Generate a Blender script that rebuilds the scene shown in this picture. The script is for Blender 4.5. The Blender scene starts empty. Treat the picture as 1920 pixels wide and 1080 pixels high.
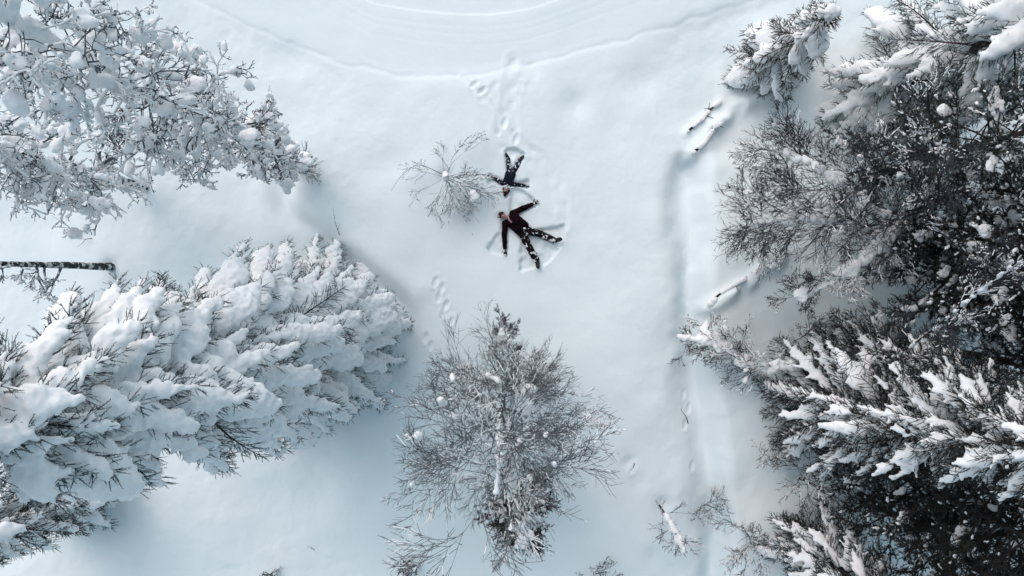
import bpy, bmesh, math, random
import numpy as np
from mathutils import Vector, noise as mnoise

# ------------------------------------------------------------------ camera / light
S = bpy.context.scene
COL = S.collection
CAM_H, FPX = 20.0, 1340.0            # drone 20 m above the snow, focal length in px of a 1920 px frame
TILT = -math.atan(20.0 / FPX)
cam_d = bpy.data.cameras.new("camera"); cam = bpy.data.objects.new("camera", cam_d); COL.objects.link(cam)
cam.location = (0, 0, CAM_H); cam.rotation_euler = (TILT, 0, 0)
cam_d.sensor_width = 36; cam_d.lens = 36 * FPX / 1920; cam_d.clip_start = 0.05; cam_d.clip_end = 2000
S.camera = cam
SUN_EL, SUN_AZ = math.radians(48), math.radians(120)
W = bpy.data.worlds.new("World"); S.world = W; W.use_nodes = True
nt = W.node_tree; bg = nt.nodes['Background']
sky = nt.nodes.new('ShaderNodeTexSky'); sky.sky_type = 'NISHITA'; sky.sun_disc = False
sky.sun_elevation = SUN_EL; sky.sun_rotation = math.radians(90) - SUN_AZ + math.radians(0)
sky.air_density = 1.0; sky.dust_density = 3.0; sky.ozone_density = 1.0
hs = nt.nodes.new('ShaderNodeHueSaturation'); hs.inputs['Saturation'].default_value = 0.80
hs.inputs['Hue'].default_value = 0.461
nt.links.new(sky.outputs[0], hs.inputs['Color']); nt.links.new(hs.outputs[0], bg.inputs['Color'])
bg.inputs['Strength'].default_value = 0.13
sl = bpy.data.lights.new("sun", 'SUN'); sun = bpy.data.objects.new("sun", sl); COL.objects.link(sun)
sl.energy = 0.5; sl.angle = math.radians(70); sl.color = (1.0, 0.96, 0.92)
sdir = Vector((math.cos(SUN_AZ) * math.cos(SUN_EL), math.sin(SUN_AZ) * math.cos(SUN_EL), math.sin(SUN_EL)))
sun.rotation_euler = sdir.to_track_quat('Z', 'Y').to_euler()
S.view_settings.view_transform = 'Standard'; S.view_settings.look = 'None'
S.view_settings.exposure = 0.41; S.view_settings.gamma = 1.0
S.cycles.max_bounces = 6; S.cycles.diffuse_bounces = 4

def G(u, v, z=0.0):
    "world point at height z that stands at pixel (u, v) of the 1920 x 1080 frame"
    x, y = (u - 960) / FPX, (540 - v) / FPX
    c, s = math.cos(TILT), math.sin(TILT)
    wy, wz = y * c + s, y * s - c
    t = (CAM_H - z) / -wz
    return np.array((x * t, wy * t, z))

# ------------------------------------------------------------------ noise in numpy
def vnoise(x, y, seed):
    n = 256
    L = np.random.RandomState(seed).rand(n, n)
    xi = np.floor(x).astype(int); yi = np.floor(y).astype(int)
    fx = x - xi; fy = y - yi
    fx = fx * fx * fx * (fx * (fx * 6 - 15) + 10); fy = fy * fy * fy * (fy * (fy * 6 - 15) + 10)
    a = L[xi % n, yi % n]; b = L[(xi + 1) % n, yi % n]; c = L[xi % n, (yi + 1) % n]; d = L[(xi + 1) % n, (yi + 1) % n]
    return (a * (1 - fx) + b * fx) * (1 - fy) + (c * (1 - fx) + d * fx) * fy - 0.5

def sstep(a, b, x):
    t = np.clip((x - a) / (b - a), 0, 1)
    return t * t * (3 - 2 * t)

# ------------------------------------------------------------------ materials
def mat(name):
    m = bpy.data.materials.new(name); m.use_nodes = True
    return m, m.node_tree, m.node_tree.nodes['Principled BSDF']

def noise_mat(name, c1, c2, scale=8, lo=0.4, hi=0.6, rough=0.8, bump=0.0, bscale=40, detail=4, spec=0.3, c3=None, s3=60, lo3=.55, hi3=.62, bdist=0.02, stretch=None):
    m, t, p = mat(name)
    tc = t.nodes.new('ShaderNodeTexCoord')
    src = tc.outputs['Object']
    if stretch:
        mp = t.nodes.new('ShaderNodeMapping'); mp.inputs['Scale'].default_value = stretch
        t.links.new(src, mp.inputs[0]); src = mp.outputs[0]
    n = t.nodes.new('ShaderNodeTexNoise'); n.inputs['Scale'].default_value = scale; n.inputs['Detail'].default_value = detail
    t.links.new(src, n.inputs['Vector'])
    r = t.nodes.new('ShaderNodeValToRGB'); e = r.color_ramp.elements
    e[0].position = lo; e[0].color = (*c1, 1); e[1].position = hi; e[1].color = (*c2, 1)
    t.links.new(n.outputs[0], r.inputs[0]); col = r.outputs[0]
    if c3 is not None:
        n3 = t.nodes.new('ShaderNodeTexNoise'); n3.inputs['Scale'].default_value = s3; n3.inputs['Detail'].default_value = 3
        t.links.new(src, n3.inputs['Vector'])
        r3 = t.nodes.new('ShaderNodeValToRGB'); e = r3.color_ramp.elements
        e[0].position = lo3; e[0].color = (0, 0, 0, 1); e[1].position = hi3; e[1].color = (1, 1, 1, 1)
        t.links.new(n3.outputs[0], r3.inputs[0])
        mx = t.nodes.new('ShaderNodeMix'); mx.data_type = 'RGBA'
        t.links.new(r3.outputs[0], mx.inputs[0]); t.links.new(col, mx.inputs[6]); mx.inputs[7].default_value = (*c3, 1)
        col = mx.outputs[2]
    t.links.new(col, p.inputs['Base Color'])
    p.inputs['Roughness'].default_value = rough; p.inputs['Specular IOR Level'].default_value = spec
    if bump:
        bn = t.nodes.new('ShaderNodeTexNoise'); bn.inputs['Scale'].default_value = bscale; bn.inputs['Detail'].default_value = 6
        t.links.new(src, bn.inputs['Vector'])
        b = t.nodes.new('ShaderNodeBump'); b.inputs['Strength'].default_value = bump; b.inputs['Distance'].default_value = bdist
        t.links.new(bn.outputs[0], b.inputs['Height']); t.links.new(b.outputs[0], p.inputs['Normal'])
    return m

M = {}
M['ground'] = noise_mat('ground_snow', (.77, .85, .87), (.80, .87, .89), scale=.5, rough=.9, bump=.25, bscale=7, spec=.15, bdist=.03)
M['snow'] = noise_mat('tree_snow', (.85, .87, .89), (.88, .89, .90), scale=2, rough=.85, bump=.3, bscale=22, spec=.2)
M['needle_dark'] = noise_mat('dark_needles', (.014, .013, .014), (.035, .040, .034), scale=3.5, rough=.7, spec=.2, c3=(.07, .05, .045), s3=9, lo3=.6, hi3=.7)
M['needle_green'] = noise_mat('green_needles', (.020, .028, .026), (.050, .062, .055), scale=3.5, rough=.7, spec=.2, c3=(.28, .32, .34), s3=16, lo3=.52, hi3=.68)
M['needle_frost'] = noise_mat('frosted_needles', (.025, .036, .040), (.065, .085, .09), scale=4, rough=.75, spec=.2, c3=(.50, .54, .56), s3=14, lo3=.46, hi3=.66)
M['needle_dusted'] = noise_mat('snow_dusted_dark_needles', (.009, .008, .009), (.026, .026, .024), scale=3.5, rough=.75, spec=.2, c3=(.36, .40, .42), s3=20, lo3=.59, hi3=.69)
M['bark_dark'] = noise_mat('dark_bark', (.014, .011, .011), (.045, .036, .034), scale=14, rough=.9, bump=.6, bscale=30, spec=.2)
M['bark_grey'] = noise_mat('grey_twig_bark', (.07, .073, .08), (.17, .178, .19), scale=6, rough=.85, spec=.2, c3=(.38, .41, .43), s3=9, lo3=.60, hi3=.72)
M['bark_slate'] = noise_mat('slate_twig_bark', (.022, .024, .03), (.06, .064, .074), scale=6, rough=.85, spec=.2)
M['bark_frost'] = noise_mat('frosted_twig_bark', (.045, .055, .065), (.11, .125, .14), scale=6, rough=.85, spec=.2, c3=(.5, .54, .56), s3=8, lo3=.54, hi3=.7)
M['bark_lichen'] = noise_mat('lichen_bark', (.015, .02, .024), (.06, .07, .075), scale=18, rough=.95, bump=.8, bscale=28, spec=.1, c3=(.58, .62, .63), s3=7, lo3=.50, hi3=.58)
M['jacket_maroon'] = noise_mat('dark_maroon_cloth', (.003, .0015, .0025), (.012, .003, .006), scale=5, rough=.75, bump=.5, bscale=14, spec=.06)
M['trousers_snowy'] = noise_mat('snow_dusted_cloth', (.008, .006, .009), (.014, .008, .012), scale=6, rough=.8, bump=.5, bscale=16, spec=.06, c3=(.70, .74, .76), s3=11, lo3=.565, hi3=.6)
M['suit_navy'] = noise_mat('dark_navy_cloth', (.007, .011, .020), (.010, .014, .024), scale=6, rough=.75, bump=.5, bscale=16, spec=.06, c3=(.55, .6, .64), s3=14, lo3=.65, hi3=.68)
M['suit_snowy'] = noise_mat('navy_cloth_caked_with_snow', (.008, .012, .020), (.014, .02, .032), scale=6, rough=.8, bump=.5, bscale=16, spec=.2, c3=(.66, .71, .74), s3=13, lo3=.56, hi3=.6)
M['boot'] = noise_mat('black_boot_rubber', (.006, .006, .007), (.014, .013, .014), scale=10, rough=.5)
M['glove'] = noise_mat('black_glove', (.01, .009, .011), (.02, .018, .02), scale=10, rough=.8, c3=(.7, .74, .76), s3=22, lo3=.50, hi3=.56)
M['skin'] = noise_mat('skin', (.36, .21, .19), (.42, .26, .24), scale=12, rough=.5)
M['hat_maroon'] = noise_mat('maroon_knit', (.025, .007, .010), (.05, .012, .018), scale=20, rough=.95, bump=.8, bscale=60)
M['pompom'] = noise_mat('pale_pompom', (.35, .30, .31), (.6, .55, .56), scale=40, rough=1, bump=1, bscale=80)
M['scarf'] = noise_mat('dusty_pink_scarf', (.30, .18, .19), (.42, .29, .30), scale=30, rough=.95, bump=.8, bscale=60)
M['eye'] = noise_mat('dark_eye', (.01, .01, .012), (.03, .02, .02), rough=.2)
M['reflector'] = noise_mat('reflector', (.8, .8, .8), (.9, .9, .9), rough=.3)

# ------------------------------------------------------------------ mesh building
class MB:
    def __init__(s): s.v = []; s.f = []; s.n = 0
    def add(s, v, f):
        v = np.asarray(v, float).reshape(-1, 3)
        s.v.append(v); s.f.append(np.asarray(f, dtype=np.int64) + s.n); s.n += len(v)
    def mesh(s, name, smooth=False):
        me = bpy.data.meshes.new(name)
        if s.n == 0: return me
        V = np.concatenate(s.v); me.vertices.add(len(V)); me.vertices.foreach_set('co', V.astype(np.float32).ravel())
        lo = np.concatenate([f.ravel() for f in s.f]); tot = np.concatenate([np.full(len(f), f.shape[1]) for f in s.f])
        me.loops.add(len(lo)); me.loops.foreach_set('vertex_index', lo.astype(np.int32))
        st = np.concatenate([[0], np.cumsum(tot)[:-1]])
        me.polygons.add(len(tot)); me.polygons.foreach_set('loop_start', st.astype(np.int32))
        me.polygons.foreach_set('use_smooth', np.full(len(tot), smooth))
        me.update(calc_edges=True); me.validate()
        return me
    def segs(s, A, B, ra, rb, sides=3):
        "separate tapered prisms, closed at the thin end by the next one"
        A = np.asarray(A, float); B = np.asarray(B, float); ra = np.asarray(ra, float); rb = np.asarray(rb, float)
        if len(A) == 0: return
        d = B - A; L = np.linalg.norm(d, axis=1, keepdims=True); L[L < 1e-6] = 1; d = d / L
        ref = np.where(np.abs(d[:, 2:3]) > .9, np.array([[1., 0, 0]]), np.array([[0., 0, 1.]]))
        x = np.cross(d, ref); x /= np.linalg.norm(x, axis=1, keepdims=True); y = np.cross(d, x)
        N = len(A); V = np.zeros((N, 2 * sides, 3))
        for k in range(sides):
            a = 2 * math.pi * k / sides; o = x * math.cos(a) + y * math.sin(a)
            V[:, k] = A + o * ra[:, None]; V[:, sides + k] = B + o * rb[:, None]
        F = np.array([[k, (k + 1) % sides, sides + (k + 1) % sides, sides + k] for k in range(sides)])
        s.add(V.reshape(-1, 3), (F[None] + (np.arange(N) * 2 * sides)[:, None, None]).reshape(-1, 4))
    def tube(s, P, R, sides=8, rng=None, rough=0.0):
        P = np.asarray(P, float); n = len(P); T = np.gradient(P, axis=0); T /= np.linalg.norm(T, axis=1, keepdims=True)
        V = []; ref = np.array([1., 0, 0]) if abs(T[0, 2]) > .7 else np.array([0, 0, 1.])
        for i in range(n):
            x = np.cross(T[i], ref); x /= np.linalg.norm(x); y = np.cross(T[i], x)
            for k in range(sides):
                a = 2 * math.pi * k / sides
                r = R[i] * (1 + (rng.uniform(-rough, rough) if rng is not None else 0))
                V.append(P[i] + (x * math.cos(a) + y * math.sin(a)) * r)
        F = [[i * sides + k, i * sides + (k + 1) % sides, (i + 1) * sides + (k + 1) % sides, (i + 1) * sides + k] for i in range(n - 1) for k in range(sides)]
        s.add(V, F)
        s.add([V[k] for k in range(sides)][::-1], [list(range(sides))]); s.add(V[-sides:], [list(range(sides))])
    def stamp(s, tv, tf, Mx, T):
        "template (tv, tf) put at N transforms: Mx (N,3,3) columns are the axes, T (N,3)"
        N = len(T)
        if N == 0: return
        V = np.einsum('nij,vj->nvi', np.asarray(Mx), tv) + np.asarray(T)[:, None, :]
        s.add(V.reshape(-1, 3), (tf[None] + (np.arange(N) * len(tv))[:, None, None]).reshape(-1, tf.shape[1]))

def ico(sub):
    bm = bmesh.new(); bmesh.ops.create_icosphere(bm, subdivisions=sub, radius=1)
    v = np.array([p.co[:] for p in bm.verts]); f = np.array([[q.index for q in p.verts] for p in bm.faces]); bm.free()
    return v, f
ICO1, ICO2, ICO3 = ico(1), ico(2), ico(3)

def frames(d, roll=None):
    "rotation matrices whose x axis is d; y horizontal-ish, z upward-ish"
    d = np.asarray(d, float); d = d / np.linalg.norm(d, axis=1, keepdims=True)
    ref = np.where(np.abs(d[:, 2:3]) > .97, np.array([[1., 0, 0]]), np.array([[0., 0, 1.]]))
    y = np.cross(ref, d); y /= np.linalg.norm(y, axis=1, keepdims=True); z = np.cross(d, y)
    if roll is not None:
        c, s = np.cos(roll)[:, None], np.sin(roll)[:, None]; y, z = y * c + z * s, z * c - y * s
    return np.stack([d, y, z], axis=2)

def link(name, me, m=None, parent=None, loc=None):
    o = bpy.data.objects.new(name, me); COL.objects.link(o)
    if m is not None and me is not None: me.materials.append(m)
    if parent is not None: o.parent = parent
    if loc is not None: o.location = loc
    return o

def thing(name, label, cat, loc, group=None):
    o = bpy.data.objects.new(name, None); COL.objects.link(o); o.location = loc; o.empty_display_size = .3
    o['label'] = label; o['category'] = cat
    if group: o['group'] = group
    return o

TEX = {}
def cloud(scale):
    if scale not in TEX:
        t = bpy.data.textures.new('lumps', 'CLOUDS'); t.noise_scale = scale; t.noise_depth = 2; TEX[scale] = t
    return TEX[scale]

def melt(name, mb, voxel, m, parent, smooth=3, disp=0.0, dscale=.25):
    "joins many overlapping lumps into one continuous surface"
    me = mb.mesh(name); o = link(name, me, None, parent)
    r = o.modifiers.new('r', 'REMESH'); r.mode = 'VOXEL'; r.voxel_size = voxel; r.use_smooth_shade = True
    if smooth:
        k = o.modifiers.new('s', 'SMOOTH'); k.iterations = smooth; k.factor = .5
    if disp:
        d = o.modifiers.new('d', 'DISPLACE'); d.texture = cloud(dscale); d.strength = disp; d.mid_level = .5; d.texture_coords = 'LOCAL'
    dg = bpy.context.evaluated_depsgraph_get()
    nm = bpy.data.meshes.new_from_object(o.evaluated_get(dg)); o.modifiers.clear(); o.data = nm; bpy.data.meshes.remove(me)
    nm.name = name; nm.materials.clear(); nm.materials.append(m)
    nm.polygons.foreach_set('use_smooth', np.full(len(nm.polygons), True))
    return o

def lumps(mb, C, sx, sy, sz, d=None, tpl=ICO1):
    C = np.asarray(C, float)
    if len(C) == 0: return
    n = len(C); d = np.tile([[1., 0, 0]], (n, 1)) if d is None else np.asarray(d, float)
    Fm = frames(d); Sx = np.stack([np.broadcast_to(sx, n), np.broadcast_to(sy, n), np.broadcast_to(sz, n)], axis=1)
    mb.stamp(tpl[0], tpl[1], Fm * Sx[:, None, :], C)

# ------------------------------------------------------------------ the ground: one sheet of snow
def polydist(u, v, pts):
    best = np.full(u.shape, 1e9)
    for (a, b), (c, d) in zip(pts[:-1], pts[1:]):
        dx, dy = c - a, d - b; t = np.clip(((u - a) * dx + (v - b) * dy) / (dx * dx + dy * dy), 0, 1)
        best = np.minimum(best, np.hypot(u - a - t * dx, v - b - t * dy))
    return best

def smooth_poly(pts, n=8):
    pts = [np.array(p, float) for p in pts]; P = [2 * pts[0] - pts[1]] + pts + [2 * pts[-1] - pts[-2]]; out = []
    for i in range(1, len(P) - 2):
        for k in range(n):
            t = k / n; a, b, c, d = P[i - 1], P[i], P[i + 1], P[i + 2]
            out.append(.5 * ((2 * b) + (c - a) * t + (2 * a - 5 * b + 4 * c - d) * t * t + (3 * b - a - 3 * c + d) * t ** 3))
    out.append(pts[-1]); return out

BODY_A = dict(head=(943, 405), hat=(935, 406), neck=(953, 408), chest=(961, 412), waist=(978, 428), sA=(961, 400), eA=(981, 390), hA=(1000, 382), sB=(947, 419), eB=(945.5, 444), hB=(947, 468),
              hipA=(985, 432), kA=(1012, 438), aA=(1038, 450), tA=(1047, 452), hipB=(979, 438), kB=(992, 463), aB=(1006, 488), tB=(1012, 499))
BODY_C = dict(head=(949, 357), hat=(948, 366), neck=(950.5, 349), chest=(952, 341), waist=(957, 327), sA=(960, 345), eA=(974, 346), hA=(985.5, 347.5), sB=(943, 343.5), eB=(930, 336), hB=(920, 331.5),
              hipA=(960.5, 323), kA=(969, 311), aA=(975, 299), tA=(979, 291), hipB=(956, 322), kB=(953.5, 309.5), aB=(952.5, 297), tB=(951, 286))

def ground_h(x, y):
    u = 960 + x * 67; v = 520 - y * 67
    h = .55 * vnoise(x * .16 + 9, y * .16 + 4, 1) + .22 * vnoise(x * .45, y * .45 + 30, 2) + .06 * vnoise(x * 1.3, y * 1.3, 3) + .016 * vnoise(x * 4, y * 4, 4) + .006 * vnoise(x * 11, y * 11, 5)
    calm = sstep(620, 760, u) * (1 - sstep(1180, 1270, u))
    h = h * (1 - .45 * calm)
    # packed trail at the top of the frame
    edge = np.interp(u, [-2000, 300, 520, 640, 735, 830, 900, 996, 1095, 1250, 1392, 1700, 4000], [-900, -30, 70, 118, 138, 146, 140, 120, 96, 52, 4, -110, -900])
    inside = sstep(-26, 22, edge - v + 9 * vnoise(x * 2.2, y * 2.2, 7))
    h = h * (1 - .7 * inside) - .055 * inside - .015 * np.exp(-((edge - v + 9 * vnoise(x * 2.2, y * 2.2, 7)) / 4.5) ** 2)
    rim = np.exp(-((v - edge - 10) / 9.) ** 2); h += .006 * rim * (.6 + vnoise(x * 3, y * 3, 8))
    arc = np.interp(u, [300, 640, 700, 780, 858, 917, 988, 1044, 1300], [-250, -25, 6, 19, 26, 27, 18, 0, -90])
    for off, dep in ((0, .012), (7, .005), (24, .004), (38, .003), (58, .003)):
        h -= dep * np.exp(-((v - arc - off) / 2.6) ** 2) * (edge > v + 8)
    h -= .03 * sstep(6, -6, v - arc)
    # ditch on the right with a raised far bank
    dl = smooth_poly([(1282, 285), (1289, 360), (1296, 450), (1300, 540), (1296, 610), (1304, 700), (1322, 800), (1335, 900), (1344, 1000), (1352, 1200)])
    cx = np.interp(v, [p[1] for p in dl], [p[0] for p in dl])
    s = u - cx + 15 * vnoise(x * .55, y * .55, 11) + 6 * vnoise(x * 2.2, y * 2.2, 24)
    on = sstep(262, 320, v)
    h -= on * .50 * np.exp(-(np.where(s < 0, s / (30. + 22 * vnoise(x * .6, y * .6, 21)), s / (21. + 12 * vnoise(x * .8, y * .8, 22)))) ** 2) * (1 + .6 * vnoise(x * .7, y * .7, 23))
    h += on * .20 * sstep(10, 50, s) * (1 - sstep(60, 260, s) * .5)
    # snow covered fallen logs raise the surface
    for pts, w, a in (([(1285, 296), (1306, 282), (1345, 232), (1400, 190), (1440, 170)], 17, .26), ([(1318, 578), (1350, 560), (1400, 524), (1456, 487)], 13, .24), ([(1288, 250), (1355, 188)], 10, .08)):
        h += a * np.exp(-(polydist(u, v, smooth_poly(pts)) / w) ** 2) * (.8 + vnoise(x * 3, y * 3, 12))
    # furrow and tree well round the big spruce, hollow by the stump
    h -= .24 * np.exp(-(polydist(u, v, smooth_poly([(518, 330), (535, 395), (585, 432), (632, 470), (700, 530), (752, 580), (764, 640), (735, 710)])) / 21) ** 2)
    h += .10 * np.exp(-(polydist(u, v, smooth_poly([(560, 370), (625, 425), (690, 480), (780, 545)])) / 26) ** 2)
    h -= .35 * np.exp(-(np.hypot(u - 632, v - 484) / 9) ** 2)
    h -= .25 * np.exp(-(np.hypot(u - 545, v - 620) / 150) ** 4)
    # wells where the trunks stand and crumbs shed round the trees
    for a, b in ((273, 350), (207, 500), (945, 735), (1690, 862), (1752, 655), (572, 322), (1500, 900), (1245, 950), (836, 334)):
        q = np.hypot(u - a, v - b); h -= .12 * np.exp(-(q / 15) ** 2)
    # soft holes in the snow
    for a, b, r, dd in ((1080, 195, 26, .09), (1205, 150, 40, .12), (1000, 130, 26, .05), (1150, 230, 30, .03), (745, 300, 26, .05), (1180, 868, 12, .08), (1195, 905, 18, .05), (1225, 1050, 20, .06), (860, 690, 18, .04), (1250, 640, 34, .06)):
        h -= dd * np.exp(-(np.hypot(u - a, v - b) / r) ** 2)
    # tracks from the trail to the children
    lump = vnoise(x * 5, y * 5, 14)
    for pts, w, dd in (([(962, 112), (955, 150), (950, 200), (936, 245), (945, 275)], 8, .07), ([(972, 150), (962, 200), (965, 250), (985, 276), (1020, 296), (1046, 336), (1058, 380), (1056, 425)], 7, .055),
                       ([(868, 148), (900, 176), (932, 215), (934, 250)], 4, .045), ([(1000, 300), (1030, 330), (1040, 380)], 10, .035), ([(930, 160), (905, 190)], 5, .03), ([(995, 125), (1000, 160), (960, 165)], 6, .03)):
        d = polydist(u, v, smooth_poly(pts)); h -= .6 * dd * np.exp(-(d / w) ** 2) * (.75 + 1.4 * lump); h += dd * .14 * np.exp(-((d - w * 1.9) / (w * .6)) ** 2)
    # old footprints
    for a, b, an in ((816, 528, .3), (828, 540, .3), (822, 557, .2), (836, 572, .4), (830, 590, .2), (845, 604, .5), (798, 634, .1), (806, 650, .3), (801, 668, .0), (815, 684, .2), (1288, 745, .2), (1298, 772, .3), (1290, 800, .2), (1303, 880, .1), (890, 160, .9), (905, 172, .9), (968, 262, .3), (946, 232, .2), (1188, 880, .4)):
        c, sn = math.cos(an), math.sin(an); p = (u - a) * c + (v - b) * sn; q = -(u - a) * sn + (v - b) * c; r2 = (p / 4.6) ** 2 + (q / 9) ** 2
        h -= .045 * (1 + 1.2 * lump) * np.exp(-r2 ** 1.5); h += .012 * np.exp(-((np.sqrt(r2) - 1.55) / .4) ** 2)
    # snow angels
    fold_ = vnoise(x * 2.1, y * 2.1, 16)
    def sector(cx, cy, r, a0, a1):
        th = np.degrees(np.arctan2(v - cy, u - cx)); m = (a0 + a1) / 2; hw = abs(a1 - a0) / 2
        dth = np.abs((th - m + 180) % 360 - 180); rr = np.hypot(u - cx, v - cy)
        rr = rr + 5 * fold_; return (.35 + .65 * np.clip(rr / r, 0, 1)) * sstep(2.2, -2.2, rr - r) * sstep(5, -6, (dth - hw) * np.clip(rr, 1, 90) / 57.3 + 4 * fold_)
    ang = np.zeros_like(u)
    for sec in ((978, 432, 79, -8, 25), (980, 434, 76, 24, 62), (976, 434, 74, 60, 93), (955, 408, 56, -88, -24), (946, 414, 62, 84, 124), (950, 344, 34, 176, 205), (956, 343, 36, -8, 16), (957, 324, 44, -100, -48)):
        ang = np.maximum(ang, sector(*sec))
    fold = vnoise(x * 3.2, y * 3.2, 15)
    h -= ang * (.135 + .03 * fold + .02 * vnoise(x * 9, y * 9, 17))
    rim = np.clip(ang, 0, 1) * (1 - np.clip(ang, 0, 1)) * 4
    h += rim * (.03 + .09 * vnoise(x * 7, y * 7, 18))
    for B, w in ((BODY_A, 9.5), (BODY_C, 7)):
        d = np.full(u.shape, 1e9)
        for ch in (('hat', 'head', 'chest', 'waist'), ('sA', 'eA', 'hA'), ('sB', 'eB', 'hB'), ('hipA', 'kA', 'aA', 'tA'), ('hipB', 'kB', 'aB', 'tB')):
            d = np.minimum(d, polydist(u, v, [B[k] for k in ch]))
        bowl = sstep(w, w * .35, d); h = h * (1 - bowl) + np.minimum(h, -.10 + .0 * h) * bowl
    return h

def build_ground():
    fx = np.arange(-15.6, 15.61, .036); fy = np.arange(-9.4, 8.8, .036)
    far = np.array([.1, .25, .5, .9, 1.5, 2.5, 4, 6, 9, 14, 22, 35, 60, 100, 170, 300])
    xs = np.concatenate([fx[0] - far[::-1], fx, fx[-1] + far]); ys = np.concatenate([fy[0] - far[::-1], fy, fy[-1] + far])
    X, Y = np.meshgrid(xs, ys, indexing='ij'); Z = ground_h(X, Y)
    nx, ny = X.shape; i = (np.arange(nx - 1)[:, None] * ny + np.arange(ny - 1)[None]).ravel()
    mb = MB(); mb.add(np.stack([X, Y, Z], axis=2).reshape(-1, 3), np.stack([i, i + ny, i + ny + 1, i + 1], axis=1))
    o = link('ground', mb.mesh('ground', True), M['ground']); o['kind'] = 'structure'; o['label'] = 'deep snow covering the clearing and the trail'
build_ground()
def gz(p): return float(ground_h(np.array([p[0]]), np.array([p[1]]))[0])
def at(u, v, dz=0.0):
    p = G(u, v, 0); p[2] = gz(p) + dz; return p

# ------------------------------------------------------------------ foliage templates
def needle_twig(seed, n=20, nl=.16, nw=.045, core=.05):
    r = np.random.RandomState(seed); V = []; F = []
    for k in range(3):
        a = 2.1 * k; V.append((0, core * math.cos(a), core * math.sin(a)))
    V.append((1, 0, 0)); F += [(0, 1, 3), (1, 2, 3), (2, 0, 3)]
    for i in range(n):
        x = .05 + .93 * (i + r.rand()) / n; a = r.rand() * 6.283; L = nl * r.uniform(.7, 1.15) * (1.15 - .4 * x)
        rad = np.array((0, math.cos(a), math.sin(a))); side = np.array((0, -math.sin(a), math.cos(a))); p = np.array((x, 0, 0))
        d = np.array((.75, 0, 0)) + rad * .75
        b = len(V); V += [p - np.array((nw, 0, 0)) , p + np.array((nw, 0, 0)) * .6 + side * nw * .7, p + d * L]; F.append((b, b + 1, b + 2))
    return np.array(V, float), np.array(F)
TW = [needle_twig(s) for s in range(4)]
TUFT = [needle_twig(20 + s, n=26, nl=.42, nw=.06, core=.05) for s in range(3)]

def rdir(rng, n):
    v = rng.normal(size=(n, 3)); return v / np.linalg.norm(v, axis=1, keepdims=True)

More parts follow.
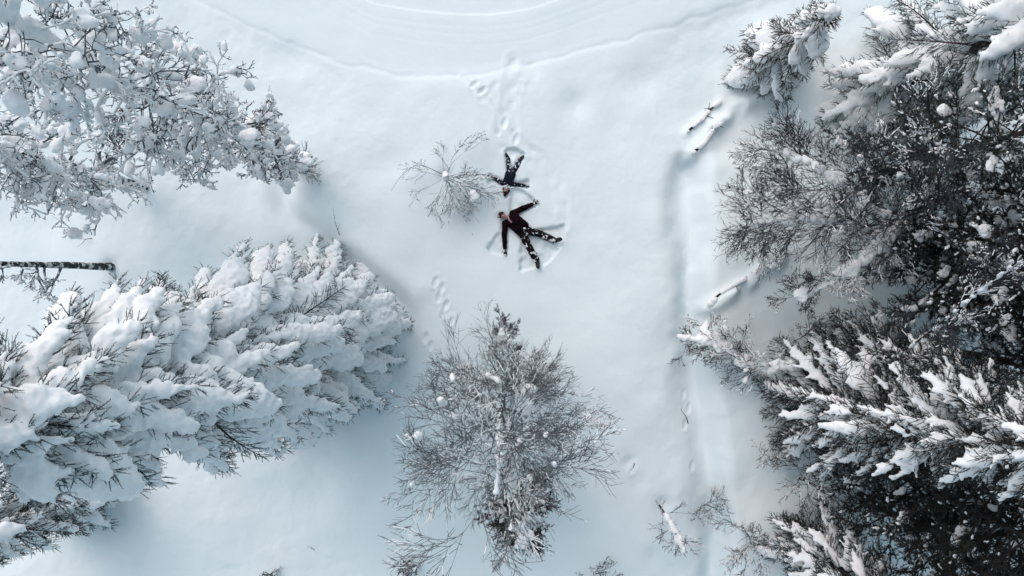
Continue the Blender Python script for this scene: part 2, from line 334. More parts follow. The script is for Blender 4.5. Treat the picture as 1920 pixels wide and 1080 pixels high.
# ------------------------------------------------------------------ spruce
def spruce(label, base, h, r0, seed, snow=1.0, cover=.7, zlow=.3, droop=.30, power=.65, whorl=.34, nb=7, needle='needle_green', group=None, voxel=.035, name='spruce_tree', lean=(0, 0), fat=1.0, twig=1.0, cat='tree', lump=(.05, .16), fan=.42, rag=(.72, 1.12), loads=(.75, 1.3)):
    rng = np.random.RandomState(seed)
    loc = at(*base, -.15); root = thing(name, label, cat, loc, group)
    tr = MB(); P = [np.array((lean[0] * (z / h) ** 1.5, lean[1] * (z / h) ** 1.5, z)) for z in np.linspace(0, h, 16)]
    tr.tube(P, [.018 * h * .75 * (1 - i / 15.5) + .012 for i in range(16)], 8, rng, .12)
    link('trunk', tr.mesh('trunk', True), M['bark_dark'], root)
    br = MB(); fo = MB(); sn = MB()
    A, B, ra, rb = [], [], [], []
    tw_p, tw_d, tw_l = [], [], []
    lc, ls, ld = [], [], []
    lc2, ls2, ld2 = [], [], []
    z = zlow
    while z < h - .15:
        n = max(4, int(nb * (1 - .35 * z / h) + rng.uniform(-1, 1)))
        a0 = rng.uniform(0, 6.28)
        for k in range(n):
            az = a0 + 6.283 * k / n + rng.normal(0, .22); zz = z + rng.uniform(-.12, .12)
            L = r0 * (1 - zz / h) ** power * rng.uniform(*rag) * (1.0 if zz > zlow + .6 else rng.uniform(.75, 1))
            if L < .12: L = .12
            hd = np.array((math.cos(az), math.sin(az), 0)); sd = np.array((-hd[1], hd[0], 0))
            dr = droop * rng.uniform(.75, 1.3); up = .12 + .5 * (zz / h) ** 3
            org = np.array((lean[0] * (zz / h) ** 1.5, lean[1] * (zz / h) ** 1.5, zz)); bend = rng.normal(0, .1)
            def path(t): return org + hd * L * t * (1 - .1 * t) + sd * bend * L * t * t + np.array((0, 0, L * (up * t - dr * t * t * 1.6)))
            m = max(3, int(L / .22)); ts = np.linspace(0, 1, m + 1); pts = [path(t) for t in ts]
            for i in range(m):
                A.append(pts[i]); B.append(pts[i + 1]); ra.append(.006 + .012 * L * (1 - ts[i])); rb.append(.006 + .012 * L * (1 - ts[i + 1]))
            # side shoots
            q = .10; step = .085 / max(.5, twig)
            s = .12 * L + .05; side = 1
            phase = rng.uniform(0, 50); has = rng.rand() < cover
            bw = fat * min(.26, .055 + .095 * L) * rng.uniform(*loads)
            while s < L * .985:
                t = s / L; p = path(t); tg = path(min(1, t + .03)) - path(t - .03); tg /= np.linalg.norm(tg)
                sl_ = min(.62, .08 + fan * (L - s) ** .8) * (min(1, .35 + t * 1.3)) * rng.uniform(.4, 1.25)
                for side in (-1, 1):
                    d = tg * rng.uniform(.55, 1.2) + sd * side * rng.uniform(.35, 1.05) + np.array((0, 0, rng.uniform(-.42, .08))); d /= np.linalg.norm(d)
                    e = p + d * sl_
                    A.append(p); B.append(e); ra.append(.006); rb.append(.003)
                    nt_ = max(1, int(sl_ / .10))
                    for j in range(nt_):
                        tt = (j + .6) / nt_
                        pp = p + d * sl_ * tt
                        l = rng.uniform(.11, .20)
                        dd = d + rng.normal(0, .52, 3) + np.array((0, 0, -.12)); tw_p.append(pp); tw_d.append(dd); tw_l.append(l)
                    tw_p.append(e - d * .05); tw_d.append(d + rng.normal(0, .12, 3)); tw_l.append(rng.uniform(.13, .2))
                    if has and sl_ > .14:
                        nv = mnoise.noise(Vector((s * 2.2 + phase, side * 3.1, seed)))
                        if nv > -.22 - .2 * snow:
                            reach = .45 + .5 * rng.rand()
                            for tt in np.arange(.1, reach, .05 / sl_):
                                w = (.034 + .05 * fat * min(1, sl_ * 2)) * (1.15 - .5 * tt) * rng.uniform(.8, 1.25) * (.6 + .4 * snow)
                                lc2.append(p + d * sl_ * tt + np.array((0, 0, .02 + w * .3))); ls2.append((w * 1.3, w, w * .62)); ld2.append(d)
                nv = mnoise.noise(Vector((s * 1.6 + phase, 7.7, seed)))
                if has and nv > -.34 * snow:
                    prof = math.sin(math.pi * min(1, .18 + .8 * t)) ** .6
                    w = bw * prof * (1 + .9 * nv) * (.45 + .55 * snow)
                    if w > .02:
                        lc.append(p + sd * rng.normal(0, .25 * w) + np.array((0, 0, .02 + w * .38))); ls.append((max(w * 1.1, .09), w, w * .62)); ld.append(tg)
                s += step * rng.uniform(.8, 1.3)
            e = path(1.0); tg = e - path(.93); tg /= np.linalg.norm(tg)
            for j in range(4):
                tw_p.append(e - tg * .08 * j); tw_d.append(tg + rng.normal(0, .3, 3)); tw_l.append(rng.uniform(.13, .2))
        z += whorl * (1 - .35 * z / h) * rng.uniform(.8, 1.2)
    br.segs(A, B, ra, rb, 3)
    tw_p, tw_d, tw_l = np.array(tw_p), np.array(tw_d), np.array(tw_l)
    idx = rng.randint(0, 4, len(tw_p)); Fm = frames(tw_d, rng.uniform(0, 6.28, len(tw_p))) * tw_l[:, None, None]
    for k in range(4): fo.stamp(TW[k][0], TW[k][1], Fm[idx == k], tw_p[idx == k])
    link('branches', br.mesh('branches'), M['bark_dark'], root)
    link('foliage', fo.mesh('foliage'), M[needle], root)
    if lc or lc2:
        if lc: a = np.array(ls); lumps(sn, lc, a[:, 0], a[:, 1], a[:, 2], ld, ICO2)
        if lc2: a = np.array(ls2); lumps(sn, lc2, a[:, 0], a[:, 1], a[:, 2], ld2, ICO1)
        melt('snow_cover', sn, voxel, M['snow'], root, 2, lump[0] * fat, lump[1])
    return root

# ------------------------------------------------------------------ pine
def pine(label, base, h, zc, r0, seed, needle='needle_dark', snow=.25, nbr=46, group=None, lean=(0, 0), tr_r=None, name='pine_tree', dens=1.9, big=.35):
    rng = np.random.RandomState(seed); loc = at(*base, -.15); root = thing(name, label, 'tree', loc, group)
    def tp(z): return np.array((lean[0] * (z / h) ** 1.3, lean[1] * (z / h) ** 1.3, z))
    tr = MB(); R = tr_r or .011 * h; zs = np.linspace(0, h, 18)
    tr.tube([tp(z) + np.append(rng.normal(0, .02, 2), 0) for z in zs], [R * (1 - .85 * z / h) for z in zs], 9, rng, .12)
    link('trunk', tr.mesh('trunk', True), M['bark_dark'], root)
    A, B, ra, rb = [], [], [], []; P, D, Ls = [], [], []; sp, ss, sd_ = [], [], []
    for i in range(nbr):
        f = (i + rng.rand()) / nbr; z = zc + (h - zc) * f; az = rng.uniform(0, 6.283)
        L = r0 * (1 - .75 * f ** 1.5) * rng.uniform(.55, 1.1)
        d = np.array((math.cos(az), math.sin(az), rng.uniform(-.25, .25) + .5 * f)); d /= np.linalg.norm(d)
        p = tp(z); n = max(3, int(L / .18)); r = .008 + .014 * L
        for k in range(n):
            t = k / n; d2 = d + rng.normal(0, .16, 3) + np.array((0, 0, -.05 + .1 * t)); d2 /= np.linalg.norm(d2); q = p + d2 * L / n
            A.append(p); B.append(q); ra.append(r * (1 - .8 * t)); rb.append(r * (1 - .8 * (t + 1 / n)))
            if t > .25:
                for j in range(int(3 * dens + rng.rand())):
                    e = d2 + rng.normal(0, .62, 3) * np.array((1, 1, .55)); e /= np.linalg.norm(e); ll = rng.uniform(.14, .42) * (1.15 - .4 * t)
                    q2 = q + e * ll; A.append(q); B.append(q2); ra.append(.007); rb.append(.004)
                    m = max(2, int(ll / .09))
                    for g in range(m):
                        P.append(q + e * ll * (g + .5) / m); D.append(e + rng.normal(0, .55, 3)); Ls.append(rng.uniform(.08, .15))
                    if rng.rand() < snow:
                        w = rng.uniform(.016, .048)
                        sp.append(q2 + np.array((0, 0, .03))); ss.append((w * rng.uniform(1.2, 3.0), w * rng.uniform(.6, 1.2), w * .45)); sd_.append(e)
            if rng.rand() < snow * big and t > .15:
                w = rng.uniform(.06, .14)
                for g in range(4):
                    sp.append(p + (q - p) * g / 4 + np.append(rng.normal(0, w * .3, 2), .03 + w * .3)); ss.append((w * 1.2, w * rng.uniform(.7, 1.1), w * .55)); sd_.append(d2)
            p = q; d = d2
    br = MB(); br.segs(A, B, ra, rb, 3); link('branches', br.mesh('branches'), M['bark_dark'], root)
    P, D, Ls = np.array(P), np.array(D), np.array(Ls); fo = MB(); idx = rng.randint(0, 3, len(P)); Fm = frames(D, rng.uniform(0, 6, len(P))) * Ls[:, None, None]
    for k in range(3): fo.stamp(TUFT[k][0], TUFT[k][1], Fm[idx == k], P[idx == k])
    link('foliage', fo.mesh('foliage'), M[needle], root)
    if sp:
        sn = MB(); a = np.array(ss); lumps(sn, sp, a[:, 0], a[:, 1], a[:, 2], sd_, ICO1)
        melt('snow_patches', sn, .018, M['snow'], root, 1, .045, .06)
    return root

# ------------------------------------------------------------------ leafless trees and bushes
def grow(rng, p, d, L, r, lev, out, pr):
    n = max(3, int(L / pr.get('seg', .16))); st = L / n; kids = pr['kids'][lev] if lev < len(pr['kids']) else 0
    spots = sorted(rng.uniform(pr.get('k0', .2), 1, kids)); ki = 0
    for k in range(n):
        t0, t1 = k / n, (k + 1) / n
        d = d + rng.normal(0, pr.get('wob', .12), 3) + np.array((0, 0, pr.get('up', .04) - pr.get('sag', 0) * t1)); d /= np.linalg.norm(d)
        q = p + d * st
        if q[2] < pr.get('floor', .02): q[2] = pr.get('floor', .02); d[2] = abs(d[2]) * .2
        out.append((p, q, r * (1 - .75 * t0), r * (1 - .75 * t1), lev))
        while ki < len(spots) and spots[ki] <= t1:
            f = (spots[ki] - t0) * n; o = p + (q - p) * f
            ax = rdir(rng, 1)[0]; ax -= d * ax.dot(d); ax /= np.linalg.norm(ax)
            an = math.radians(rng.uniform(*pr.get('ang', (28, 55)))); c = d * math.cos(an) + ax * math.sin(an)
            grow(rng, o, c, L * rng.uniform(*pr.get('ratio', (.4, .65))) * (1.15 - .55 * spots[ki]), max(pr['rmin'], r * .55 * (1 - .5 * spots[ki])), lev + 1, out, pr); ki += 1
        p = q

def bare_tree(label, path, r, mains, seed, pr, group=None, name='birch_tree', cat='tree', bark='bark_grey', snow=.45, snow_r=1.2, trunk_snow=0, blobs=0, blob=(.06, .2), blob_z=0., mlen=(1.5, 2.4), mang=(30, 60), mstart=.25, bias=None, fine=1.0, blob_lev=2, trunk_snow_range=(.0, 1.), trunk_bark='bark_dark', base_grow=9., base0=.42, mtaper=.55):
    rng = np.random.RandomState(seed)
    path = [np.array(p, float) for p in path]; loc = path[0].copy(); P = [np.array(p) for p in smooth_poly([p - loc for p in path], 6)]
    root = thing(name, label, cat, loc, group)
    n = len(P); R = [max(.012, r * (1 - .88 * i / (n - 1))) for i in range(n)]
    tr = MB(); tr.tube(P, R, 7, rng, .1); link('trunk' if cat == 'tree' else 'stem', tr.mesh('trunk', True), M[trunk_bark], root)
    out = []
    for i in range(mains):
        f = mstart + (1 - mstart) * (i + rng.rand()) / mains; x = f * (n - 1); k = min(n - 2, int(x)); o = P[k] + (P[k + 1] - P[k]) * (x - k); ax = P[k + 1] - P[k]; ax /= np.linalg.norm(ax)
        sdv = rdir(rng, 1)[0] + (np.array(bias) if bias is not None else 0); sdv -= ax * sdv.dot(ax); sdv /= np.linalg.norm(sdv) + 1e-9
        an = math.radians(rng.uniform(*mang)); d = ax * math.cos(an) + sdv * math.sin(an)
        grow(rng, o, d, rng.uniform(*mlen) * (1.1 - mtaper * f) * min(1, base0 + base_grow * f), max(pr['rmin'], R[k] * .5), 0, out, pr)
    A = np.array([o[0] for o in out]); B = np.array([o[1] for o in out]); ra = np.array([o[2] for o in out]); rb = np.array([o[3] for o in out]); lv = np.array([o[4] for o in out])
    ra = np.maximum(ra, pr['rmin'] * .7); rb = np.maximum(rb, pr['rmin'] * .5)
    br = MB(); br.segs(A, B, ra, rb, 3); link('branches', br.mesh('branches'), M[bark], root)
    dirs = B - A; hz = np.hypot(dirs[:, 0], dirs[:, 1]) / (np.linalg.norm(dirs, axis=1) + 1e-9)
    nz = np.array([mnoise.noise(Vector(tuple(a * 1.7)) + Vector((seed, 0, 0))) for a in A])
    keep = (hz > .45) & (nz + rng.normal(0, .22, len(A)) > .35 - snow)
    sn = MB(); rr = np.maximum(ra, pr['rmin']) * snow_r + .002
    off = np.stack([0 * ra, 0 * ra, ra * .6 + rr * .6], axis=1)
    sn.segs(A[keep] + off[keep], B[keep] + off[keep], rr[keep], rr[keep] * .85, 4)
    if keep.any(): link('branch_snow', sn.mesh('branch_snow', True), M['snow'], root)
    sb = MB(); C, Sz, Dd = [], [], []
    if blobs:
        cand = np.where((lv <= blob_lev) & (A[:, 2] >= blob_z))[0]
        for i in rng.choice(cand, min(blobs, len(cand)), replace=False):
            w = rng.uniform(*blob) * (.6 + .8 * rng.rand() ** 2)
            for g in range(3):
                C.append(A[i] + (B[i] - A[i]) * g * .4 + np.append(rng.normal(0, w * .25, 2), w * .35)); Sz.append((w * rng.uniform(.9, 1.5), w * rng.uniform(.7, 1.1), w * .68)); Dd.append(dirs[i])
    if trunk_snow:
        a, b = trunk_snow_range; L = sum(np.linalg.norm(P[i + 1] - P[i]) for i in range(n - 1)); m = int(L * (b - a) / .05) + 2; ph = rng.uniform(0, 50)
        for i in range(m):
            x = (a + (b - a) * i / m) * (n - 1.001); k = int(x); p = P[k] + (P[k + 1] - P[k]) * (x - k); v = mnoise.noise(Vector((ph + i * .13, 0, 0))); v2 = mnoise.noise(Vector((ph + i * .3, 5, 0)))
            w = trunk_snow * (1 + 1.5 * v + .9 * v2)
            if w > trunk_snow * .3:
                C.append(p + np.append(rng.normal(0, w * .3, 2), R[k] * .5 + w * .3)); Sz.append((w * rng.uniform(.7, 1.7), w * rng.uniform(.6, 1.15), w * .7)); Dd.append(P[k + 1] - P[k])
    if C:
        a = np.array(Sz); lumps(sb, C, a[:, 0], a[:, 1], a[:, 2], Dd, ICO2); melt('snow_clumps', sb, .022, M['snow'], root, 2, .07, .12)
    return root

# ================================================================== LEFT SIDE
GS = 'snow laden spruces'
spruce('huge spruce at the lower left buried under thick rounded lobes of snow', (602, 628), 14.5, 2.85, 3, snow=1.1, cover=.93, droop=.36, power=.44, lean=(0, .12), fan=.33, rag=(.66, 1.18), loads=(.6, 1.35), whorl=.34, nb=9, needle='needle_frost', group=GS, fat=.93, voxel=.03, lump=(.10, .10))
spruce('darker spruce in the bottom left corner partly under the huge snowy spruce', (160, 905), 9, 1.7, 8, snow=.75, cover=.75, droop=.34, needle='needle_green', group=GS, whorl=.36)
DROOP = dict(kids=[6, 4, 2], rmin=.010, seg=.14, wob=.2, up=.0, sag=.12, ang=(30, 65), ratio=(.35, .6))
b = at(572, 322, -.1)
bare_tree('tallest frosted birch, filling the top left corner with round snow pillows', [b, b + (-.1, .1, 3), b + (.0, .0, 6.5), b + (-.2, .05, 9.5), b + (-.2, .2, 12.5)], .10, 125, 31, DROOP, bark='bark_frost', snow=.28, snow_r=1.6,
          blobs=620, blob=(.035, .11), trunk_snow=.09, trunk_bark='bark_frost', mlen=(1.15, 1.95), mang=(45, 85), mstart=.08, base0=.12, base_grow=1.5, group='frosted birches at the upper left')
b = at(273, 350, -.1)
bare_tree('frosted tree at the left edge with a dark stub of trunk showing at its foot', [b, b + (-.05, .0, 3), b + (-.1, .1, 6), b + (-.1, .1, 9)], .12, 70, 41, DROOP, bark='bark_frost', snow=.4, snow_r=1.8,
          blobs=200, blob=(.05, .12), trunk_snow=.11, trunk_snow_range=(.16, 1), trunk_bark='bark_lichen', mlen=(1.0, 1.9), mang=(45, 85), mstart=.22, group='frosted birches at the upper left')
b = at(207, 500, -.1)
bare_tree('bare lichen speckled trunk standing alone at the left edge', [b, b + (-.0, .0, 2.5), b + (-.05, .0, 5), b + (-.1, .05, 8)], .115, 10, 44, DROOP, bark='bark_frost', snow=.2, snow_r=1.4,
          mlen=(.4, 1.0), mang=(60, 90), mstart=.26, bias=(0, -.7, -.2), trunk_bark='bark_lichen', name='bare_trunk_tree')

# ================================================================== MIDDLE
BIRCH = dict(kids=[9, 7, 4], rmin=.0048, seg=.17, wob=.075, up=.02, ang=(18, 38), ratio=(.42, .66))
b = at(945, 730, -.1)
bare_tree('large leafless birch at the bottom centre with a wide fan of fine twigs', [b, b + (.0, .1, 1.5), b + (-.05, .0, 4), b + (.0, .05, 7), b + (.0, .05, 10)], .07, 44, 51, dict(BIRCH, kids=[7, 6, 4], rmin=.005, up=.04, wob=.095, ratio=(.48, .74), ang=(20, 45)), snow=-.05, snow_r=1.1,
          blobs=40, blob=(.03, .08), mlen=(1.4, 2.0), mang=(32, 74), mstart=.06, mtaper=.15, trunk_snow=.045, trunk_bark='bark_frost', bark='bark_grey')
b = at(946, 722, -.1)
bare_tree('slender snow plastered birch stem bowing up the photo from the large birch', [b, b + (-.05, .4, 1.3), b + (-.05, 1.1, 2.3), b + (-.02, 1.75, 2.6)], .03, 9, 53, BIRCH, snow=.1, mlen=(.6, .95), mang=(20, 50), mstart=.5, trunk_snow=.06, name='birch_sapling')
pine('small dark pine standing under the bottom centre birch', (975, 900), 4.2, 1.4, 1.15, 55, snow=.35, nbr=44, tr_r=.05, big=1.5, needle='needle_dark')
BUSH = dict(kids=[4, 3, 1], rmin=.0066, seg=.1, wob=.13, up=.0, sag=.16, ang=(18, 45), ratio=(.4, .7), floor=.03)
b = at(836, 334, -.05)
bare_tree('leafless round bush beside the two people, with twigs fanning over the snow', [b, b + (.02, -.03, .4), b + (.06, -.06, .95)], .02, 28, 66, BUSH, name='leafless_bush', cat='bush', bark='bark_frost', snow=.05, snow_r=1.2,
          mlen=(1.05, 2.0), mang=(48, 84), mstart=.30, bias=(.34, -.3, .1), trunk_snow=.085, trunk_snow_range=(.5, 1), blobs=2, blob=(.07, .11))

def simple_twig(label, paths, r, name='twig', cat='twig', m='bark_dark', group=None, snowy=0):
    p0 = np.array(paths[0][0], float); root = thing(name, label, cat, p0, group); st = MB()
    for i, pts in enumerate(paths):
        P = [np.array(p) for p in smooth_poly([np.array(q) - p0 for q in pts], 5)]; rr = r if i == 0 else r * .7
        st.tube(P, [rr * (1 - .7 * k / (len(P) - 1)) for k in range(len(P))], 5)
    link('stem', st.mesh('stem', True), M[m], root)
    if snowy:
        rng = np.random.RandomState(int(p0[0] * 100) % 1000); sn = MB(); C = []; Sx = []
        for pts in paths:
            P = smooth_poly([np.array(q) - p0 for q in pts], 8)
            for k, p in enumerate(P):
                v = mnoise.noise(Vector(tuple(p * 3)))
                if v > -.12: C.append(p + (0, 0, r + snowy * .25)); Sx.append(snowy * (1 + v) * rng.uniform(.8, 1.2))
        Sx = np.array(Sx); lumps(sn, C, Sx * 1.2, Sx, Sx * .7, None, ICO2)
        if len(C): melt('snow_strip', sn, .02, M['snow'], root, 2, .03, .1)
    return root
simple_twig('single long thin twig arching left from the round bush', [[at(830, 328, .25), at(790, 316, .62), at(757, 334, .42), at(733, 358, .02)]], .011, m='bark_frost', name='arching_twig')
simple_twig('forked bare twig poking from the snow at the left above the lone trunk', [[at(168, 438, .02), at(150, 430, .1), at(135, 428, .2), at(107, 427, .35)], [at(140, 428, .15), at(128, 417, .3), at(117, 407, .45)], [at(138, 429, .15), at(126, 436, .2)]], .012)
simple_twig('tiny forked twig just below the larger forked twig on the left', [[at(176, 447, .02), at(166, 449, .1), at(158, 448, .15)], [at(167, 449, .1), at(161, 458, .15), at(156, 464, .25)]], .010)
simple_twig('short straight twig leaning beside the hollow above the big spruce', [[at(628, 500, .0), at(612, 483, .25), at(597, 464, .5)]], .014)
simple_twig('thin upright twig above the stump hollow left of centre', [[at(634, 440, .0), at(631, 415, .3), at(630, 392, .5)], [at(634, 430, .1), at(639, 420, .3)]], .010, m='bark_frost')
simple_twig('tiny twig in the snow at the lower left of the clearing', [[at(590, 1030, .0), at(586, 1024, .1), at(580, 1016, .25)], [at(587, 1026, .1), at(590, 1016, .25)]], .009, m='bark_frost')
simple_twig('short twig beside the bottom right track, near the ditch', [[at(1190, 870, .0), at(1186, 875, .15), at(1180, 877, .25)]], .012)
simple_twig('curled twig half buried in the left bank of the ditch', [[at(1296, 800, -.02), at(1290, 785, .12), at(1280, 772, .2), at(1277, 765, .3)]], .015)
simple_twig('small forked twig at the foot of the clearing below the ditch twig', [[at(866, 1020, .0), at(860, 1012, .2), at(853, 1000, .4)]], .009)

# stump in the hollow
def stump(label, u, v, r, h, seed):
    rng = np.random.RandomState(seed); root = thing('tree_stump', label, 'stump', at(u, v, -.05)); mb = MB()
    mb.tube([(0, 0, 0), (0, 0, h * .5), (0.01, 0, h)], [r * 1.15, r, r * .9], 10, rng, .08); link('wood', mb.mesh('wood', True), M['bark_dark'], root)
    sn = MB(); lumps(sn, [(-.03, -.02, h + .03), (.03, .02, h + .05)], r * 1.05, r, r * .5, None, ICO2); melt('snow_cap', sn, .02, M['snow'], root, 2, .03, .1)
stump('snow capped stump in the hollow above the big spruce', 626, 492, .11, .3, 5)

# ================================================================== RIGHT SIDE
GR = 'dark conifers crowding the right side'
spruce('spruce on the right with a bushy snow laden left flank below the bowed sapling', (1515, 744), 13.5, 2.35, 71, lean=(0, 1.3), power=.72, snow=.7, cover=.74, rag=(.6, 1.15), loads=(.5, 1.5), lump=(.07,.07), nb=9, needle='needle_dusted', group=GR, droop=.34, fat=.56, voxel=.03)
spruce('shorter dark spruce on the right just above the large one with the snow laden flank', (1580, 655), 6.8, 1.75, 72, snow=.6, cover=.7, lump=(.06,.07), needle='needle_dusted', group=GR, droop=.30, fat=.55)
spruce('low spruce at the bottom edge right of the ditch with frosted outer boughs', (1510, 1010), 7.5, 1.75, 73, snow=.75, cover=.8, lump=(.06,.07), needle='needle_dark', group=GR, droop=.32, fat=.55)
spruce('tall spruce at the top right with long snow covered boughs reaching left', (1650, 180), 12.5, 2.5, 74, snow=1.0, cover=.75, loads=(.5, 1.5), needle='needle_green', group=GR, droop=.26, fat=.9, nb=6, whorl=.46)
spruce('young spruce at the top edge just right of the trail, snow on its crown', (1440, 122), 4.4, 1.5, 75, snow=.95, cover=.62, needle='needle_dark', group=GR, droop=.24, fat=1.25, loads=(.5, 1.5), name='young_spruce')
pine('dense dark pine on the right edge behind the snow plastered birches', (1690, 455), 13, 2.0, 2.3, 76, snow=.42, nbr=210, group=GR)
pine('dark pine with a slanting trunk running to the bottom right corner', (1690, 862), 12, 2.5, 2.0, 78, snow=.22, nbr=150, group=GR, lean=(.0, -.9), tr_r=.10)
pine('dark pine with a bare black trunk showing at the right edge', (1752, 655), 14, 3.8, 2.0, 79, snow=.32, nbr=150, group=GR, tr_r=.12)

pine('bushy dark pine just behind the bent birches, its base nearest the upper logs', (1610, 335), 9.5, 1.0, 1.8, 84, snow=.3, nbr=130, group=GR, needle='needle_green')
pine('dark pine beside the patch of shaded open snow on the right', (1672, 515), 12, 1.6, 1.9, 85, snow=.4, nbr=160, group=GR)
pine('dark pine behind the low bottom spruce, its trunk hidden in twigs', (1610, 925), 10, 1.6, 1.7, 86, snow=.16, nbr=130, group=GR)
pine('dark pine filling the corner below the large spruce, beside the slanting trunk', (1590, 838), 10, 1.6, 1.8, 87, snow=.16, nbr=140, group=GR)
pine('dark pine at the far right edge above the bare black trunk', (1765, 560), 12, 1.0, 2.1, 88, snow=.4, nbr=150, group=GR)
LONG = dict(kids=[7, 5, 2], rmin=.0065, seg=.16, wob=.10, up=.02, ang=(20, 42), ratio=(.5, .78))
GB = 'leafless birches bending in from the right'
b = at(1650, 430, -.1)
bare_tree('birch bending left from the dark pines with snow along its bowed trunk', [b, b + (.1, .3, 2.0), G(1640, 395, 3.6), G(1560, 330, 4.1), G(1472, 286, 4.0)], .06, 34, 91, LONG, group=GB, bark='bark_slate', snow=-.1, mlen=(1.2, 2.1), mang=(25, 60), mstart=.3, trunk_snow=.085, blobs=12, blob=(.03, .07), trunk_snow_range=(.4, 1))
b = at(1700, 480, -.1)
bare_tree('birch reaching farthest left, its twig tips over the bank of the ditch', [b, b + (-.1, .2, 1.8), G(1600, 425, 3.0), G(1500, 408, 3.4), G(1410, 420, 3.2)], .06, 42, 92, LONG, group=GB, bark='bark_slate', snow=-.1, mlen=(1.2, 2.1), mang=(25, 65), mstart=.25, trunk_snow=.075, blobs=12, blob=(.03, .07), trunk_snow_range=(.3, 1))
b = at(1720, 470, -.1)
bare_tree('bowed birch with a thick ragged snow sleeve between the pines and the dark tipped spruce', [b, b + (-.1, .3, 1.8), G(1690, 425, 3.2), G(1600, 500, 3.4), G(1500, 552, 3.0)], .05, 24, 93, LONG, group=GB, bark='bark_slate', snow=.0, mlen=(.7, 1.3), mang=(25, 65), mstart=.4, trunk_snow=.12, trunk_snow_range=(.45, 1))
b = at(1500, 668, -.1)
bare_tree('bowed sapling beside the ditch bent flat under a thick roll of snow', [b, b + (-.2, .0, .9), G(1425, 690, 1.3), G(1385, 668, 1.25), G(1345, 645, 1.1), G(1288, 634, .9)], .035, 44, 94, dict(BUSH, kids=[5, 4, 2]), name='bowed_sapling', group=GB, snow=.1, snow_r=1.4, mlen=(.6, 1.3), mang=(30, 80), mstart=.3, trunk_snow=.125, trunk_snow_range=(.25, 1), bark='bark_slate', blobs=14, blob=(.05, .12))
b = at(1600, 640, -.1)
bare_tree('slender birch slanting up across the right edge over the dark pines', [b, G(1650, 672, 3.5), G(1720, 640, 6.0), G(1815, 562, 8.0), G(1915, 485, 9.5)], .035, 20, 95, LONG, bark='bark_slate', group=GB, snow=-.1, mlen=(.6, 1.2), mang=(25, 55), mstart=.3, trunk_snow=.03)
b = at(1605, 430, -.1)
bare_tree('thin dark birch stem crossing the speckled pines near the top right', [b, G(1700, 405, 3.8), G(1757, 375, 5.4), G(1750, 280, 6.4), G(1740, 180, 7.2)], .035, 18, 96, LONG, bark='bark_slate', group=GB, snow=-.1, mlen=(.6, 1.2), mang=(25, 60), mstart=.35)
SAP = dict(kids=[5, 4, 2], rmin=.007, seg=.12, wob=.16, up=.02, ang=(25, 50), ratio=(.45, .7))
b = at(1500, 900, -.1)
bare_tree('leafless sapling with wiry dark twigs between the two lower spruces', [b, b + (.0, .1, .8), b + (.0, .1, 1.9)], .03, 15, 97, SAP, group=GB, snow=.0, mlen=(1.1, 1.9), mang=(35, 70), mstart=.2, name='leafless_sapling', bark='bark_dark')
b = at(1440, 862, -.1)
bare_tree('small dark sapling left of the wiry sapling on the ditch bank', [b, b + (.0, .05, .4), b + (.05, .05, .8)], .02, 9, 98, SAP, group=GB, snow=.0, mlen=(.6, 1.0), mang=(35, 75), mstart=.2, name='leafless_sapling', bark='bark_grey')
b = at(1238, 950, -.1)
bare_tree('sapling at the bottom edge with one snow plastered stem, left of the ditch', [b, b + (.0, .0, 1.0), b + (.0, -.1, 2.1), b + (.02, -.15, 3.0)], .025, 11, 99, dict(SAP, kids=[4, 3, 1], ang=(18, 35)), group=GB, snow=-.1, mlen=(.6, 1.15), mang=(15, 40), mstart=.1, trunk_snow=.075, name='leafless_sapling', trunk_snow_range=(.3, 1))
b = at(1330, 960, -.1)
bare_tree('small crooked sapling growing in the lower end of the ditch', [b, b + (.05, .1, .4), b + (.15, .15, .9)], .018, 8, 100, SAP, group=GB, snow=.1, mlen=(.5, .9), mang=(35, 75), mstart=.1, name='leafless_sapling')
b = at(1400, 1000, -.1)
bare_tree('leafless sapling reaching left from the low bottom spruce', [b, b + (-.1, .1, .6), b + (-.3, .15, 1.4)], .02, 11, 101, SAP, group=GB, snow=.1, mlen=(.8, 1.4), mang=(35, 75), mstart=.1, name='leafless_sapling')
b = at(1480, 640, -.1)
bare_tree('thin sapling between the bowed sapling and the dark tipped spruce', [b, b + (-.05, .2, .8), b + (-.1, .45, 1.5)], .018, 9, 102, SAP, group=GB, snow=.1, mlen=(.6, 1.1), mang=(30, 65), mstart=.2, name='leafless_sapling')
b = at(768, 1062, -.1)
bare_tree('small dark clumped sapling at the bottom edge left of the large birch', [b, b + (.03, .05, .3), b + (.05, .1, .6)], .03, 14, 103, SAP, group=GB, snow=.3, mlen=(.2, .4), mang=(35, 85), mstart=.1, name='leafless_sapling', bark='bark_dark', blobs=6, blob=(.04, .07))
b = at(512, 1072, -.1)
bare_tree('tiny dark sapling at the bottom edge of the lower left slope', [b, b + (.03, .05, .3), b + (.0, .1, .6)], .02, 10, 104, SAP, group=GB, snow=.3, mlen=(.15, .3), mang=(35, 85), mstart=.1, name='leafless_sapling', bark='bark_dark', blobs=3, blob=(.04, .06))
b = at(1120, 1070, -.1)
bare_tree('sparse twiggy sapling at the bottom edge right of the large birch', [b, b + (.03, .05, .4), b + (.0, .1, .8)], .016, 7, 105, SAP, group=GB, snow=.0, mlen=(.5, .9), mang=(35, 75), mstart=.1, name='leafless_sapling')
b = at(556, 312, -.05)
bare_tree('little leafless bush at the foot of the leaning frosted birch', [b, b + (-.02, .03, .3), b + (-.02, .05, .6)], .02, 22, 106, BUSH, name='leafless_bush', cat='bush', bark='bark_frost', snow=.2, mlen=(.5, .95), mang=(25, 80), mstart=.1)

